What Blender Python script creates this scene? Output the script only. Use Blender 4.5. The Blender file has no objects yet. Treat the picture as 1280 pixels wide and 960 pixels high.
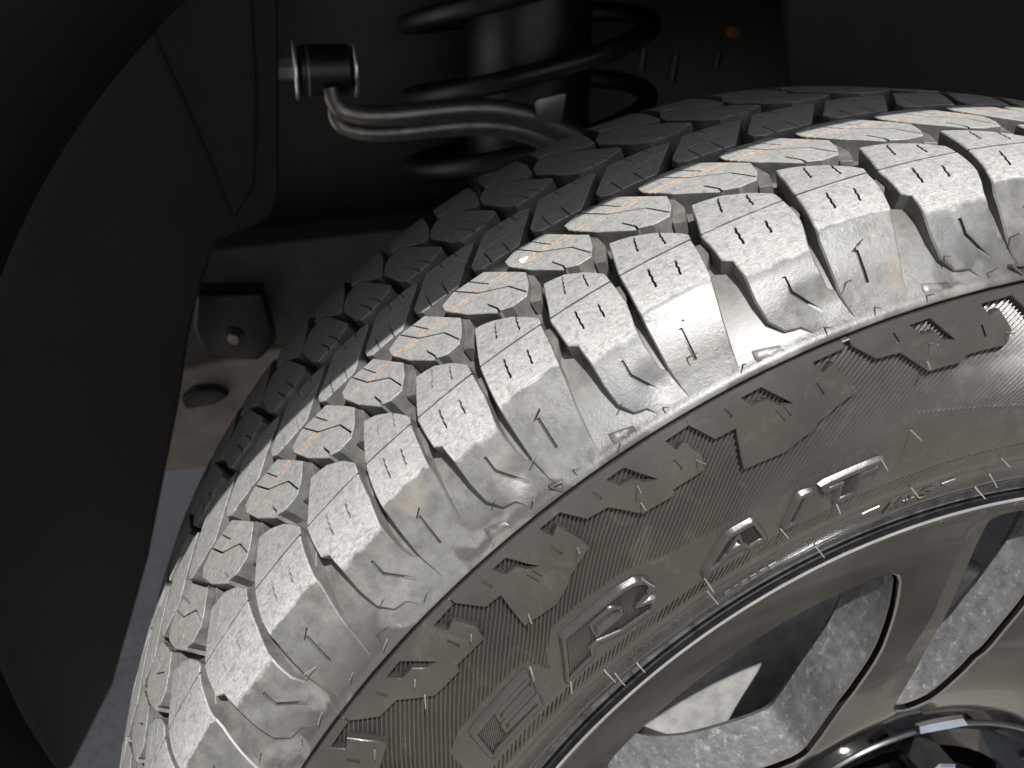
import bpy, bmesh, math, random
import numpy as np
from mathutils import Vector, Matrix, geometry

random.seed(7); rng = np.random.default_rng(11)
S = bpy.context.scene
COL = S.collection

# ------------------------------------------------------------------ camera, world, sun, exposure
CAMR = [[0.972144, 0.090919, -0.216031], [-0.234384, 0.377100, -0.896025], [0.0, 0.921699, 0.387905]]
CAMP = (-0.29365, -0.39586, 0.45912)
cam = bpy.data.cameras.new('camera'); co = bpy.data.objects.new('camera', cam); COL.objects.link(co)
M = Matrix(CAMR).to_4x4(); M.translation = CAMP; co.matrix_world = M
cam.sensor_width = 36.0; cam.lens = 1182.37 / 1280 * 36.0
cam.clip_start = 0.01; cam.clip_end = 600
cam.dof.use_dof = True; cam.dof.focus_distance = 0.365; cam.dof.aperture_fstop = 17.0
S.camera = co

SUN = Vector((0.04, 0.61, -0.79)).normalized()          # direction the light travels
w = bpy.data.worlds.new('World'); S.world = w; w.use_nodes = True
nt = w.node_tree; nt.nodes.clear()
sky = nt.nodes.new('ShaderNodeTexSky'); sky.sky_type = 'NISHITA'; sky.sun_disc = False
sky.sun_elevation = math.asin(-SUN.z); sky.sun_rotation = math.atan2(-SUN.x, -SUN.y)
bg = nt.nodes.new('ShaderNodeBackground'); bg.inputs[1].default_value = 0.095
sky.dust_density = 2.0; sky.air_density = .8
wo = nt.nodes.new('ShaderNodeOutputWorld')
hs = nt.nodes.new('ShaderNodeHueSaturation'); hs.inputs['Saturation'].default_value = .5
nt.links.new(sky.outputs[0], hs.inputs['Color']); nt.links.new(hs.outputs[0], bg.inputs[0]); nt.links.new(bg.outputs[0], wo.inputs[0])
sl = bpy.data.lights.new('sun', 'SUN'); sl.energy = 4.6; sl.angle = math.radians(0.55); sl.color = (1.0, 0.972, 0.93)
so = bpy.data.objects.new('sun', sl); COL.objects.link(so)
so.rotation_euler = SUN.to_track_quat('-Z', 'Y').to_euler(); so.location = (0, -3, 4)
S.view_settings.view_transform = 'Standard'; S.view_settings.look = 'None'
S.view_settings.exposure = 0.80; S.view_settings.gamma = 1.0
S.view_settings.use_curve_mapping = False
try:
    S.cycles.max_bounces = 8; S.cycles.diffuse_bounces = 4; S.cycles.glossy_bounces = 4
except Exception: pass

# ------------------------------------------------------------------ node helpers / materials
def mat(name):
    m = bpy.data.materials.new(name); m.use_nodes = True
    t = m.node_tree
    b = next(n for n in t.nodes if n.type == 'BSDF_PRINCIPLED')
    return m, t, b
def N(t, typ, **kw):
    n = t.nodes.new(typ)
    for k, v in kw.items():
        if k.startswith('i'): n.inputs[int(k[1:])].default_value = v
        else: setattr(n, k, v)
    return n
def noise(t, scale, detail=4, rough=.55, vec=None, dist=0.0):
    n = N(t, 'ShaderNodeTexNoise'); n.inputs['Scale'].default_value = scale
    n.inputs['Detail'].default_value = detail; n.inputs['Roughness'].default_value = rough
    n.inputs['Distortion'].default_value = dist
    if vec is not None: t.links.new(vec, n.inputs['Vector'])
    return n.outputs[0]
def ramp(t, fac, stops):
    n = N(t, 'ShaderNodeValToRGB'); e = n.color_ramp.elements
    while len(e) < len(stops): e.new(.5)
    for q, (p, c) in zip(e, stops):
        q.position = p; q.color = (c, c, c, 1) if isinstance(c, (int, float)) else (*c, 1)
    t.links.new(fac, n.inputs[0]); return n.outputs[0]
def math_(t, op, a, b=None, clamp=False):
    n = N(t, 'ShaderNodeMath', operation=op); n.use_clamp = clamp
    for i, v in enumerate((a, b)):
        if v is None: continue
        if isinstance(v, (int, float)): n.inputs[i].default_value = v
        else: t.links.new(v, n.inputs[i])
    return n.outputs[0]
def mix(t, f, a, b, mode='MIX'):
    n = N(t, 'ShaderNodeMix', data_type='RGBA', blend_type=mode)
    for i, v in ((0, f), (6, a), (7, b)):
        if isinstance(v, (int, float)): n.inputs[i].default_value = v
        elif isinstance(v, tuple): n.inputs[i].default_value = (*v, 1)
        else: t.links.new(v, n.inputs[i])
    return n.outputs[2]
def bump(t, b, h, strength, dist):
    n = N(t, 'ShaderNodeBump'); n.inputs['Strength'].default_value = strength
    n.inputs['Distance'].default_value = dist
    t.links.new(h, n.inputs['Height']); t.links.new(n.outputs[0], b.inputs['Normal'])
def wpos(t): return N(t, 'ShaderNodeNewGeometry').outputs['Position']

def rubber_material():
    m, t, b = mat('tyre rubber with dust')
    at = N(t, 'ShaderNodeAttribute', attribute_name='tyre_uv')
    sp = N(t, 'ShaderNodeSeparateXYZ'); t.links.new(at.outputs['Vector'], sp.inputs[0])
    u, v, wear = sp.outputs
    P = wpos(t)
    big = noise(t, 28, 5, .6, P); mid = noise(t, 130, 5, .65, P); mot = noise(t, 620, 5, .75, P); fine = noise(t, 900, 3, .6, P)
    spk = noise(t, 420, 3, .7, P)
    # fresh rubber of the sidewall and block walls
    dark = mix(t, ramp(t, big, [(.3, 0.0), (.7, 1.0)]), (.017, .0152, .0132), (.032, .0288, .0250))
    du = noise(t, 75, 5, .7, P, .8)
    dark = mix(t, ramp(t, du, [(.55, 0.0), (.78, .35)]), dark, (.085, .078, .069))
    # ground-off tread skin: mottled pale grey
    tread = mix(t, ramp(t, mot, [(.36, 0.0), (.62, 1.0)]), (.195, .194, .189), (.290, .289, .280))
    tread = mix(t, ramp(t, mid, [(.34, .45), (.52, 0.0)]), tread, (.165, .164, .158))
    tread = mix(t, ramp(t, spk, [(.38, .6), (.47, 0.0)]), tread, (.125, .125, .122))
    # fine curved scratches left by the trimming
    mp = N(t, 'ShaderNodeMapping'); t.links.new(at.outputs['Vector'], mp.inputs['Vector'])
    mp.inputs['Rotation'].default_value = (0, 0, math.radians(35)); mp.inputs['Scale'].default_value = (.38, 3.2, 0)
    wob = N(t, 'ShaderNodeTexNoise'); wob.inputs['Scale'].default_value = .09; t.links.new(at.outputs['Vector'], wob.inputs['Vector'])
    wv_ = N(t, 'ShaderNodeVectorMath', operation='MULTIPLY_ADD'); t.links.new(wob.outputs[1], wv_.inputs[0]); wv_.inputs[1].default_value = (9, 9, 0); t.links.new(mp.outputs[0], wv_.inputs[2])
    scr = noise(t, 1.0, 3, .65, wv_.outputs[0], .3)
    scr2 = noise(t, 2.1, 2, .6, wv_.outputs[0], .2)
    tread = mix(t, ramp(t, scr, [(.53, 0.0), (.66, .8)]), tread, (.43, .428, .415))
    tread = mix(t, ramp(t, scr2, [(.58, 0.0), (.68, .5)]), tread, (.125, .124, .12))
    # shoulder skin: scuffed grey with faint brown and bluish clouds
    sh = mix(t, ramp(t, mid, [(.35, 0.0), (.65, 1.0)]), (.062, .062, .060), (.108, .108, .104))
    cl = noise(t, 60, 5, .65, P, .6)
    sh = mix(t, ramp(t, cl, [(.54, 0.0), (.68, .55)]), sh, (.155, .135, .11))
    cl2 = noise(t, 45, 4, .6, N_off(t, P, 3.1), .5)
    sh = mix(t, ramp(t, cl2, [(.55, 0.0), (.66, .55)]), sh, (.075, .083, .09))
    sh = mix(t, ramp(t, scr, [(.56, 0.0), (.72, .35)]), sh, (.20, .197, .188))
    # darker worn-off patches of the mould release near the parting line
    dk = noise(t, 34, 3, .5, N_off(t, P, 7.7), .4)
    nearline = ramp(t, math_(t, 'DIVIDE', v, 200.0), [(.70, 0.0), (.785, 1.0)])
    dkf = math_(t, 'MULTIPLY', ramp(t, dk, [(.49, 0.0), (.53, .9)]), nearline)
    sh = mix(t, dkf, sh, (.036, .033, .030))
    wall = mix(t, ramp(t, mid, [(.35, 0.0), (.7, 1.0)]), (.070, .067, .062), (.140, .135, .125))
    # wear: 0 wall / 0.35 wall dust / 0.6 shoulder / 1 tread; -1 sidewall
    c = mix(t, ramp(t, wear, [(.02, 0.0), (.10, 1.0)]), dark, wall)
    c = mix(t, ramp(t, wear, [(.40, 0.0), (.55, 1.0)]), c, sh)
    wn = math_(t, 'ADD', wear, math_(t, 'MULTIPLY', math_(t, 'SUBTRACT', mid, .5), .4))
    c = mix(t, ramp(t, wn, [(.74, 0.0), (.84, 1.0)]), c, tread)
    # the thin orange paint stripe sprayed round the row of hexagonal blocks
    vs_ = math_(t, 'ADD', v, math_(t, 'MULTIPLY', math_(t, 'SUBTRACT', noise(t, 22, 2, .5, P), .5), 5.0))
    d1 = math_(t, 'ABSOLUTE', math_(t, 'SUBTRACT', vs_, 52.3)); d2 = math_(t, 'ABSOLUTE', math_(t, 'SUBTRACT', vs_, 55.2))
    st = math_(t, 'MAXIMUM', math_(t, 'LESS_THAN', d1, .85), math_(t, 'LESS_THAN', d2, .55))
    st = math_(t, 'MULTIPLY', st, ramp(t, mot, [(.42, .05), (.58, 1.0)]))
    st = math_(t, 'MULTIPLY', st, ramp(t, noise(t, 40, 3, .6, N_off(t, P, 5.0)), [(.36, .25), (.56, 1.0)]))
    st = math_(t, 'MULTIPLY', st, ramp(t, wear, [(.12, 0.0), (.28, .62)]))
    c = mix(t, st, c, (.62, .36, .16))
    t.links.new(c, b.inputs['Base Color'])
    rg = ramp(t, wear, [(.02, .27), (.35, .60), (.60, .37), (.95, .68)])
    rg = math_(t, 'ADD', rg, math_(t, 'MULTIPLY', math_(t, 'SUBTRACT', mid, .5), .22))
    t.links.new(rg, b.inputs['Roughness'])
    b.inputs['Specular IOR Level'].default_value = .5
    hh = math_(t, 'ADD', math_(t, 'MULTIPLY', fine, .35), math_(t, 'MULTIPLY', spk, .65))
    hh = math_(t, 'ADD', hh, math_(t, 'MULTIPLY', math_(t, 'MULTIPLY', scr, wear), .6))
    bs = N(t, 'ShaderNodeBump'); bs.inputs['Distance'].default_value = .0004
    t.links.new(hh, bs.inputs['Height']); t.links.new(ramp(t, wear, [(.05, .22), (.6, .35), (.9, 1.0)]), bs.inputs['Strength'])
    t.links.new(bs.outputs[0], b.inputs['Normal'])
    return m
def N_off(t, P, o):
    n = N(t, 'ShaderNodeVectorMath', operation='ADD'); t.links.new(P, n.inputs[0]); n.inputs[1].default_value = (o, o * .7, -o)
    return n.outputs[0]

def simple(name, col, rough, metal=0.0, nscale=60, var=.25, bstr=0.0, bscale=400, spec=.5, coat=0.0, bdist=.0006):
    m, t, b = mat(name); P = wpos(t)
    n = noise(t, nscale, 5, .6, P)
    lo = tuple(c * (1 - var) for c in col); hi = tuple(c * (1 + var) for c in col)
    t.links.new(mix(t, ramp(t, n, [(.3, 0.0), (.7, 1.0)]), lo, hi), b.inputs['Base Color'])
    r = math_(t, 'ADD', rough, math_(t, 'MULTIPLY', math_(t, 'SUBTRACT', noise(t, nscale * 2.3, 4, .6, P), .5), .25))
    t.links.new(r, b.inputs['Roughness'])
    b.inputs['Metallic'].default_value = metal; b.inputs['Specular IOR Level'].default_value = spec
    b.inputs['Coat Weight'].default_value = coat; b.inputs['Coat Roughness'].default_value = .05
    if bstr: bump(t, b, noise(t, bscale, 4, .65, P), bstr, bdist)
    return m
RUB = rubber_material()
def speckled():
    m, t, b = mat('brake-dusted speckled spoke side'); P = wpos(t)
    n1 = noise(t, 160, 6, .75, P); n2 = noise(t, 260, 3, .65, P); n3 = noise(t, 35, 3, .5, P)
    c = mix(t, ramp(t, n1, [(.35, 0.0), (.65, 1.0)]), (.085, .086, .090), (.175, .176, .18))
    c = mix(t, ramp(t, n2, [(.57, 0.0), (.70, .6)]), c, (.36, .36, .36))
    c = mix(t, ramp(t, n3, [(.45, 0.0), (.7, .4)]), c, (.08, .08, .08))
    t.links.new(c, b.inputs['Base Color']); b.inputs['Roughness'].default_value = .5
    b.inputs['Metallic'].default_value = .25
    bump(t, b, n1, .5, .0006)
    return m
MACH = None
EDGE = simple('bright window edge', (.17, .165, .155), .22, 1.0, 60, .1)
CHAM = simple('matte window chamfer', (.13, .115, .10), .5, .3, 90, .2)
BARREL = simple('dark blue grey barrel paint', (.011, .0125, .016), .22, .2, 30, .4)
def machined():
    m, t, b = mat('dark clear-coated machined rim face'); P = wpos(t)
    n = noise(t, 14, 3, .5, P); n2 = noise(t, 220, 4, .6, P)
    t.links.new(mix(t, ramp(t, n, [(.35, 0.0), (.65, 1.0)]), (.058, .0575, .0555), (.092, .091, .088)), b.inputs['Base Color'])
    b.inputs['Metallic'].default_value = 1.0
    t.links.new(ramp(t, n2, [(.3, .035), (.75, .09)]), b.inputs['Roughness'])
    return m
MACH = machined(); SPK = speckled()
BLK_GLOSS = simple('gloss black wheel paint and dark rim reflection', (.014, .015, .017), .18, 0, 40, .3, coat=.5)  # paint of hub and cap; on the outer rim ring a painted-in reflection
CHROME = simple('bright rim edge', (.42, .43, .45), .16, 1.0, 60, .15)
PLASTIC = simple('black grained liner plastic', (.0125, .0118, .011), .66, 0, 45, .5, 1.0, 1100, .35, bdist=.0009)
def liner_mat():
    m, t, b = mat('dusty grained liner plastic'); P = wpos(t)
    n1 = noise(t, 9, 5, .6, P, .5); n2 = noise(t, 260, 4, .75, P); n3 = noise(t, 900, 3, .7, P)
    c = mix(t, ramp(t, n1, [(.35, 0.0), (.7, 1.0)]), (.0050, .0047, .0044), (.0105, .0096, .0085))
    c = mix(t, ramp(t, n2, [(.60, 0.0), (.72, .6)]), c, (.050, .044, .037))
    c = mix(t, ramp(t, n3, [(.66, 0.0), (.72, .8)]), c, (.10, .09, .08))
    t.links.new(c, b.inputs['Base Color']); b.inputs['Roughness'].default_value = .6; b.inputs['Specular IOR Level'].default_value = .35
    bump(t, b, n3, .9, .0008)
    return m
PLASTIC = liner_mat()
PAINT = simple('dark grey body paint', (.05, .053, .058), .3, 0, 8, .1, coat=.6)
IRON = simple('black coated suspension steel', (.0042, .0042, .0046), .42, 0.0, 60, .4, .3, 500)
ARM = simple('bare forged steel', (.20, .19, .178), .42, .9, 80, .25, .3, 600)
ZINC = simple('zinc plated steel', (.62, .63, .65), .32, .9, 120, .2)
TAN = simple('dust covered steel', (.25, .215, .185), .85, 0, 30, .28, .3, 200)
RAILM = simple('weathered black frame paint', (.035, .034, .032), .6, 0, 30, .4, .3, 300)
ROTORM = simple('brake disc iron', (.33, .33, .32), .5, .2, 90, .3)
STONE = simple('pale yellow stone', (.72, .66, .50), .8, 0, 300, .2, .6, 900)
AMBER = simple('amber plastic', (.20, .075, .012), .5)
def ground_mat():
    m, t, b = mat('pale concrete paving'); P = wpos(t)
    n = noise(t, 3, 6, .6, P); n2 = noise(t, 90, 4, .65, P)
    c = mix(t, ramp(t, n, [(.3, 0.0), (.7, 1.0)]), (.43, .405, .37), (.52, .49, .445))
    c = mix(t, ramp(t, n2, [(.35, .5), (.5, 0.0)]), c, (.24, .225, .205))
    n4 = noise(t, 1.6, 4, .6, P, .5)
    c = mix(t, ramp(t, n4, [(.42, .55), (.55, 0.0)]), c, (.19, .175, .155))
    t.links.new(c, b.inputs['Base Color']); b.inputs['Roughness'].default_value = .9
    bump(t, b, n2, .5, .003)
    return m
GROUND = ground_mat()

# ------------------------------------------------------------------ object helpers
def tag(o, label=None, cat=None, group=None, kind=None):
    if label: o['label'] = label
    if cat: o['category'] = cat
    if group: o['group'] = group
    if kind: o['kind'] = kind
    return o
def empty(name, loc=(0, 0, 0)):
    o = bpy.data.objects.new(name, None); COL.objects.link(o); o.location = loc; o.empty_display_size = .05
    return o
def mesh_obj(name, verts, faces, material, parent=None, smooth=True, angle=35, uv=None, recentre=True, mats=None, midx=None):
    V = np.asarray(verts, float)
    c = V.mean(0) if recentre else np.zeros(3)
    me = bpy.data.meshes.new(name)
    me.from_pydata((V - c).tolist(), [], faces)
    if uv is not None:
        a = me.attributes.new('tyre_uv', 'FLOAT_VECTOR', 'POINT'); a.data.foreach_set('vector', np.asarray(uv, np.float32).ravel())
    for mm in (mats or [material]): me.materials.append(mm)
    if midx is not None: me.polygons.foreach_set('material_index', np.asarray(midx, np.int32))
    if smooth:
        me.polygons.foreach_set('use_smooth', np.ones(len(me.polygons), bool))
        me.set_sharp_from_angle(angle=math.radians(angle))
    me.update()
    o = bpy.data.objects.new(name, me); COL.objects.link(o)
    o.location = Vector(c)
    if parent is not None:
        o.parent = parent
        o.location = Vector(c) - world_loc(parent)
    return o
def world_loc(o):
    v = Vector(o.location)
    while o.parent is not None:
        o = o.parent; v += Vector(o.location)
    return v
def grid_faces(nr, nc, wrap=False):
    f = []
    for i in range(nr - 1):
        for j in range(nc if wrap else nc - 1):
            k = (j + 1) % nc
            f.append((i * nc + j, i * nc + k, (i + 1) * nc + k, (i + 1) * nc + j))
    return f
def tube(path, rad, n=12, cap=True):
    """swept tube: path Nx3, rad scalar / list / (a,b) oval"""
    P = np.asarray(path, float); k = len(P)
    R = np.full(k, rad) if np.isscalar(rad) else np.asarray(rad, float)
    T = np.gradient(P, axis=0); T /= np.linalg.norm(T, axis=1)[:, None] + 1e-12
    up = np.array([0, 0, 1.]) if abs(T[0, 2]) < .9 else np.array([0, 1., 0])
    V = []
    for i in range(k):
        a = np.cross(up, T[i]); a /= np.linalg.norm(a) + 1e-12; b = np.cross(T[i], a); up = b
        for j in range(n):
            q = 2 * math.pi * j / n
            V.append(P[i] + R[i] * (math.cos(q) * a + math.sin(q) * b))
    F = grid_faces(k, n, True)
    if cap: F += [tuple(range(n))[::-1], tuple(range((k - 1) * n, k * n))]
    return V, F
def box(x0, x1, y0, y1, z0, z1, bev=.002):
    bm = bmesh.new(); bmesh.ops.create_cube(bm, size=1)
    for v in bm.verts: v.co = Vector(((x0 + x1) / 2 + v.co.x * (x1 - x0), (y0 + y1) / 2 + v.co.y * (y1 - y0), (z0 + z1) / 2 + v.co.z * (z1 - z0)))
    bmesh.ops.bevel(bm, geom=bm.edges[:], offset=bev, segments=2, affect='EDGES', profile=.6)
    bm.verts.index_update(); V = [v.co.copy() for v in bm.verts]; F = [tuple(v.index for v in f.verts) for f in bm.faces]; bm.free()
    return V, F
def join(*parts):
    V, F = [], []
    for v, f in parts:
        o = len(V); V += [tuple(q) for q in v]; F += [tuple(i + o for i in g) for g in f]
    return V, F
def cyl(c, axis, r, h, n=24, bev=.12):
    ax = Vector(axis).normalized(); c = Vector(c)
    e = min(r, h) * bev
    pts = [c - ax * (h / 2), c - ax * (h / 2 - e), c + ax * (h / 2 - e), c + ax * (h / 2)]
    a = ax.orthogonal().normalized(); b = ax.cross(a); V = []
    for p, q in zip(pts, (r - e, r, r, r - e)):
        for j in range(n):
            t_ = 2 * math.pi * j / n; V.append(p + (a * math.cos(t_) + b * math.sin(t_)) * q)
    return V, grid_faces(4, n, True) + [tuple(range(n))[::-1], tuple(range(3 * n, 4 * n))]

# ------------------------------------------------------------------ tyre geometry: (p, s, h) -> world
YC = 0.018
CT = np.array([(.412, .018), (.4113, -.005), (.4100, -.0263), (.4080, -.057), (.405, -.0869), (.3975, -.1041), (.383, -.1165), (.3648, -.125), (.35, -.1285), (.335, -.1297), (.32, -.1287), (.30, -.1245), (.285, -.119), (.2742, -.1133)])
def catmull(P, n=40):
    Q = np.vstack([2 * P[0] - P[1], P, 2 * P[-1] - P[-2]]); Q[0] = (P[1][0], 2 * YC - P[1][1]); o = []
    for i in range(len(P) - 1):
        a, b, c, e = Q[i:i + 4]; t = np.linspace(0, 1, n, endpoint=False)[:, None]
        o.append(.5 * ((2 * b) + (-a + c) * t + (2 * a - 5 * b + 4 * c - e) * t * t + (-a + 3 * b - 3 * c + e) * t ** 3))
    return np.vstack(o + [P[-1:]])
PR = catmull(CT)
DS = np.r_[0, np.cumsum(np.linalg.norm(np.diff(PR, axis=0), axis=1))] * 1000
FR = np.vstack([np.c_[PR[::-1, 0], 2 * YC - PR[::-1, 1]][:-1], PR]); SF = np.r_[-DS[::-1][:-1], DS]
TG = np.gradient(FR, SF, axis=0); NR = np.c_[-TG[:, 1], TG[:, 0]]
NR /= np.linalg.norm(NR, axis=1)[:, None]
SMAX = DS[-1]
# measured pitch sequence of the tread (pitches of several lengths), extended with a repeating sequence
LT = [-2.8826, 1.1754, 6.1057, 11.3054, 16.1477, 21.3775, 26.2177, 30.2342, 34.6870, 38.7122, 42.4619, 46.8524, 51.5890, 56.6531]
seq = np.diff(LT).tolist()
NP = 80
hi = [LT[-1]]
while len(hi) < 34: hi.append(hi[-1] + seq[(3 * len(hi)) % 13])
lo = [LT[0]]
need = NP - 13 - (len(hi) - 1)
rest = 360 - (hi[-1] - LT[0])
step = [seq[(5 * k) % 13] for k in range(need)]; sc = rest / sum(step)
for q in step: lo.append(lo[-1] - q * sc)
LX = np.array(lo[::-1][:-1] + LT + hi[1:]); PX = np.arange(-need, len(LX) - need, dtype=float)
def th_of(p):
    return np.radians(np.interp(p, PX, LX))
def T(p, s, h):
    """p pitch coordinate (angle), s mm across the profile, h mm along the profile normal"""
    p = np.asarray(p, float); s = np.asarray(s, float); h = np.asarray(h, float) * .001
    th = th_of(p)
    r = np.interp(s, SF, FR[:, 0]) + h * np.interp(s, SF, NR[:, 0])
    y = np.interp(s, SF, FR[:, 1]) + h * np.interp(s, SF, NR[:, 1])
    return np.stack([-r * np.sin(th), y, r * np.cos(th)], -1)
UM = 31.0                                               # mm per pitch in the flat drawing
def depth(s):
    return np.interp(np.abs(s), [0, 106, 118, 128, 140, 150, 158, 162], [9.0, 9.0, 8.6, 7.2, 5.0, 3.0, 1.0, 0.0])

def densify(poly, d, closed=True):
    o = []; n = len(poly)
    for i in range(n if closed else n - 1):
        a = np.array(poly[i], float); b = np.array(poly[(i + 1) % n], float)
        k = max(1, int(math.ceil(np.hypot(*(b - a)) / d)))
        for j in range(k): o.append(tuple(a + (b - a) * j / k))
    if not closed: o.append(tuple(poly[-1]))
    return o
def inside(pts, poly):
    P = np.asarray(pts); x, y = P[:, 0], P[:, 1]; q = np.asarray(poly); c = np.zeros(len(P), bool)
    j = len(q) - 1
    for i in range(len(q)):
        xi, yi = q[i]; xj, yj = q[j]
        k = ((yi > y) != (yj > y))
        with np.errstate(divide='ignore', invalid='ignore'):
            c ^= k & (x < (xj - xi) * (y - yi) / (yj - yi + 1e-30) + xi)
        j = i
    return c
def stroke(path, wd):
    """polyline -> closed outline of width wd, in mm"""
    P = np.asarray(path, float); n = len(P); Nn = []
    for i in range(n):
        a = P[max(0, i - 1)]; b = P[min(n - 1, i + 1)]; t = (b - a) / (np.hypot(*(b - a)) + 1e-9); Nn.append((-t[1], t[0]))
    Nn = np.array(Nn) * wd / 2
    return [tuple(q) for q in (P + Nn)] + [tuple(q) for q in (P - Nn)[::-1]]

def raised(poly, top, base, holes=(), cuts=(), spacing=3.4, edge=2.6, bev=.45, draft=.05, wear=None, wall_wear=.25, jitter=.0):
    """A raised piece of rubber. poly, holes: (p, s) outlines. cuts: (path in (p,s), width mm, depth mm).
    top(s,p) and base(s,p) give heights in mm. Returns verts, faces, uv."""
    flat = lambda q: [(a * UM, b) for a, b in q]
    po = densify(flat(poly), edge); hs = [densify(flat(h), edge) for h in holes]
    cs = [(densify(stroke(flat(c[0]), c[1]), edge), c[2]) for c in cuts]
    verts = []; edges = []
    for ring in [po] + hs + [c[0] for c in cs]:
        o = len(verts); verts += ring; edges += [(o + i, o + (i + 1) % len(ring)) for i in range(len(ring))]
    a = np.array(po); x0, y0 = a.min(0); x1, y1 = a.max(0)
    gx, gy = np.meshgrid(np.arange(x0, x1, spacing), np.arange(y0, y1, spacing))
    g = np.c_[gx.ravel(), gy.ravel()]; g[:, 0] += (np.round((g[:, 1] - y0) / spacing) % 2) * spacing / 2
    g = g[inside(g, po)]
    if len(g):
        allv = np.array(verts); dmin = np.min(np.hypot(g[:, None, 0] - allv[None, :, 0], g[:, None, 1] - allv[None, :, 1]), axis=1)
        g = g[dmin > spacing * .45]
        verts += [tuple(q) for q in g]
    ov, oe, of, *_ = geometry.delaunay_2d_cdt([Vector(q) for q in verts], edges, [], 0, 1e-4)
    V2 = np.array([tuple(v) for v in ov]); Fc = np.array([f for f in of])
    cen = V2[Fc].mean(1)
    ins = inside(cen, po)
    for h in hs: ins &= ~inside(cen, h)
    lev = np.zeros(len(Fc), int)
    for i, c in enumerate(cs): lev[inside(cen, c[0])] = i + 1
    out_v = []; out_f = []; uv = []; key = {}
    def put(x, s, h, wv):
        out_v.append((x / UM, s, h)); uv.append((x, s, wv)); return len(out_v) - 1
    def vid(i, L):
        k = (i, L)
        if k not in key:
            x, s = V2[i]; h = float(top(s, x / UM))
            if L: h -= cs[L - 1][1]
            key[k] = put(x, s, h, (wear(s, x / UM) if L == 0 else 0.0))
        return key[k]
    ed = {}
    for fi in np.where(ins)[0]:
        f = Fc[fi]; L = lev[fi]
        # orientation: want outward normal (+h) -> counter-clockwise in (x=-direction?) handled at the end
        out_f.append(tuple(vid(i, L) for i in f))
        for a_, b_ in ((f[0], f[1]), (f[1], f[2]), (f[2], f[0])): ed[(a_, b_)] = fi
    bd = {}; bedges = []
    for (a_, b_), fi in ed.items():
        o = ed.get((b_, a_))
        if o is None: bedges.append((a_, b_, lev[fi]))
        elif lev[o] != lev[fi] and lev[fi] == 0:
            L = lev[o]                                   # wall of a cut
            out_f.append((vid(b_, 0), vid(a_, 0), vid(a_, L), vid(b_, L)))
    nrm = {}
    for a_, b_, L in bedges:
        d = V2[b_] - V2[a_]; n = np.array([d[1], -d[0]]); n /= np.hypot(*n) + 1e-9
        for q in (a_, b_): nrm[q] = nrm.get(q, 0) + n
    r1 = {}; r2 = {}
    for q, n in nrm.items():
        n = n / (np.hypot(*n) + 1e-9); x, s = V2[q]
        ht = float(top(s, x / UM)); hb = float(base(s, x / UM)) - .6
        bv = min(bev, max(.02, (ht - hb) * .35))
        r1[q] = put(x + n[0] * bv * .8, s + n[1] * bv * .8, ht - bv * .8, .5 * wear(s, x / UM) + .5 * wall_wear)
        dd = max(bv, draft * (ht - hb)); r2[q] = put(x + n[0] * dd, s + n[1] * dd, hb, wall_wear)
    for a_, b_, L in bedges:
        out_f.append((vid(b_, L), vid(a_, L), r1[a_], r1[b_])); out_f.append((r1[b_], r1[a_], r2[a_], r2[b_]))
    A = np.array(out_v)
    W3 = T(A[:, 0], A[:, 1], A[:, 2])
    # x grows to +theta (image left); make normals point outward
    out_f = [f[::-1] for f in out_f]
    # check the first top face
    f = out_f[0]; nn = np.cross(W3[f[1]] - W3[f[0]], W3[f[2]] - W3[f[0]]); cc = W3[f[0]] - np.array([0, YC, 0]); cc[1] *= 0.6
    if nn @ cc < 0: out_f = [f[::-1] for f in out_f]
    return W3, out_f, uv

# ------------------------------------------------------------------ the wheel
wheel = empty('road_wheel', (0, YC, -.41))
tag(wheel, 'all-terrain tyre with chunky dusty tread on a dark machined multi-spoke alloy rim', 'wheel')

# --- tyre body: groove floors and shoulder apron
sv = np.unique(np.r_[np.arange(-160, -98, 3.0), np.arange(-98, 98, 4.0), np.arange(98, 150, 2.0), np.arange(150, 161, .8), np.arange(161, 165.2, .28)])
def floor_h(s):
    h = -depth(s)
    h = h + .75 * np.exp(-((s - 160.4) / 2.3) ** 2) - 2.8 * np.exp(-((s - 163.3) / .55) ** 2)
    return h
pc = np.concatenate([np.linspace(k, k + 1, 12, endpoint=False) for k in PX[:-1]])
PP, SS = np.meshgrid(pc, sv)
HH = floor_h(SS)
HH = HH + np.where(np.abs(SS) < 150, .12 * np.sin(PP * 2.3) * np.sin(SS * .21), 0)
W3 = T(PP.ravel(), SS.ravel(), HH.ravel())
wr = np.interp(np.abs(SS), [0, 112, 140, 156, 163], [.28, .28, .48, .60, .58])
wr = np.where(SS < -160, .05, wr)
uv = np.stack([PP.ravel() * UM, SS.ravel(), wr.ravel()], 1)
tyre = mesh_obj('tyre', W3, [f[::-1] for f in grid_faces(len(sv), len(pc), True)], RUB, wheel, True, 60, uv, recentre=False)
tyre.location = -Vector(wheel.location)
def orient_check(o):
    me = o.data; bm = bmesh.new(); bm.from_mesh(me); bmesh.ops.recalc_face_normals(bm, faces=bm.faces[:]); bm.to_mesh(me); bm.free()

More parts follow.
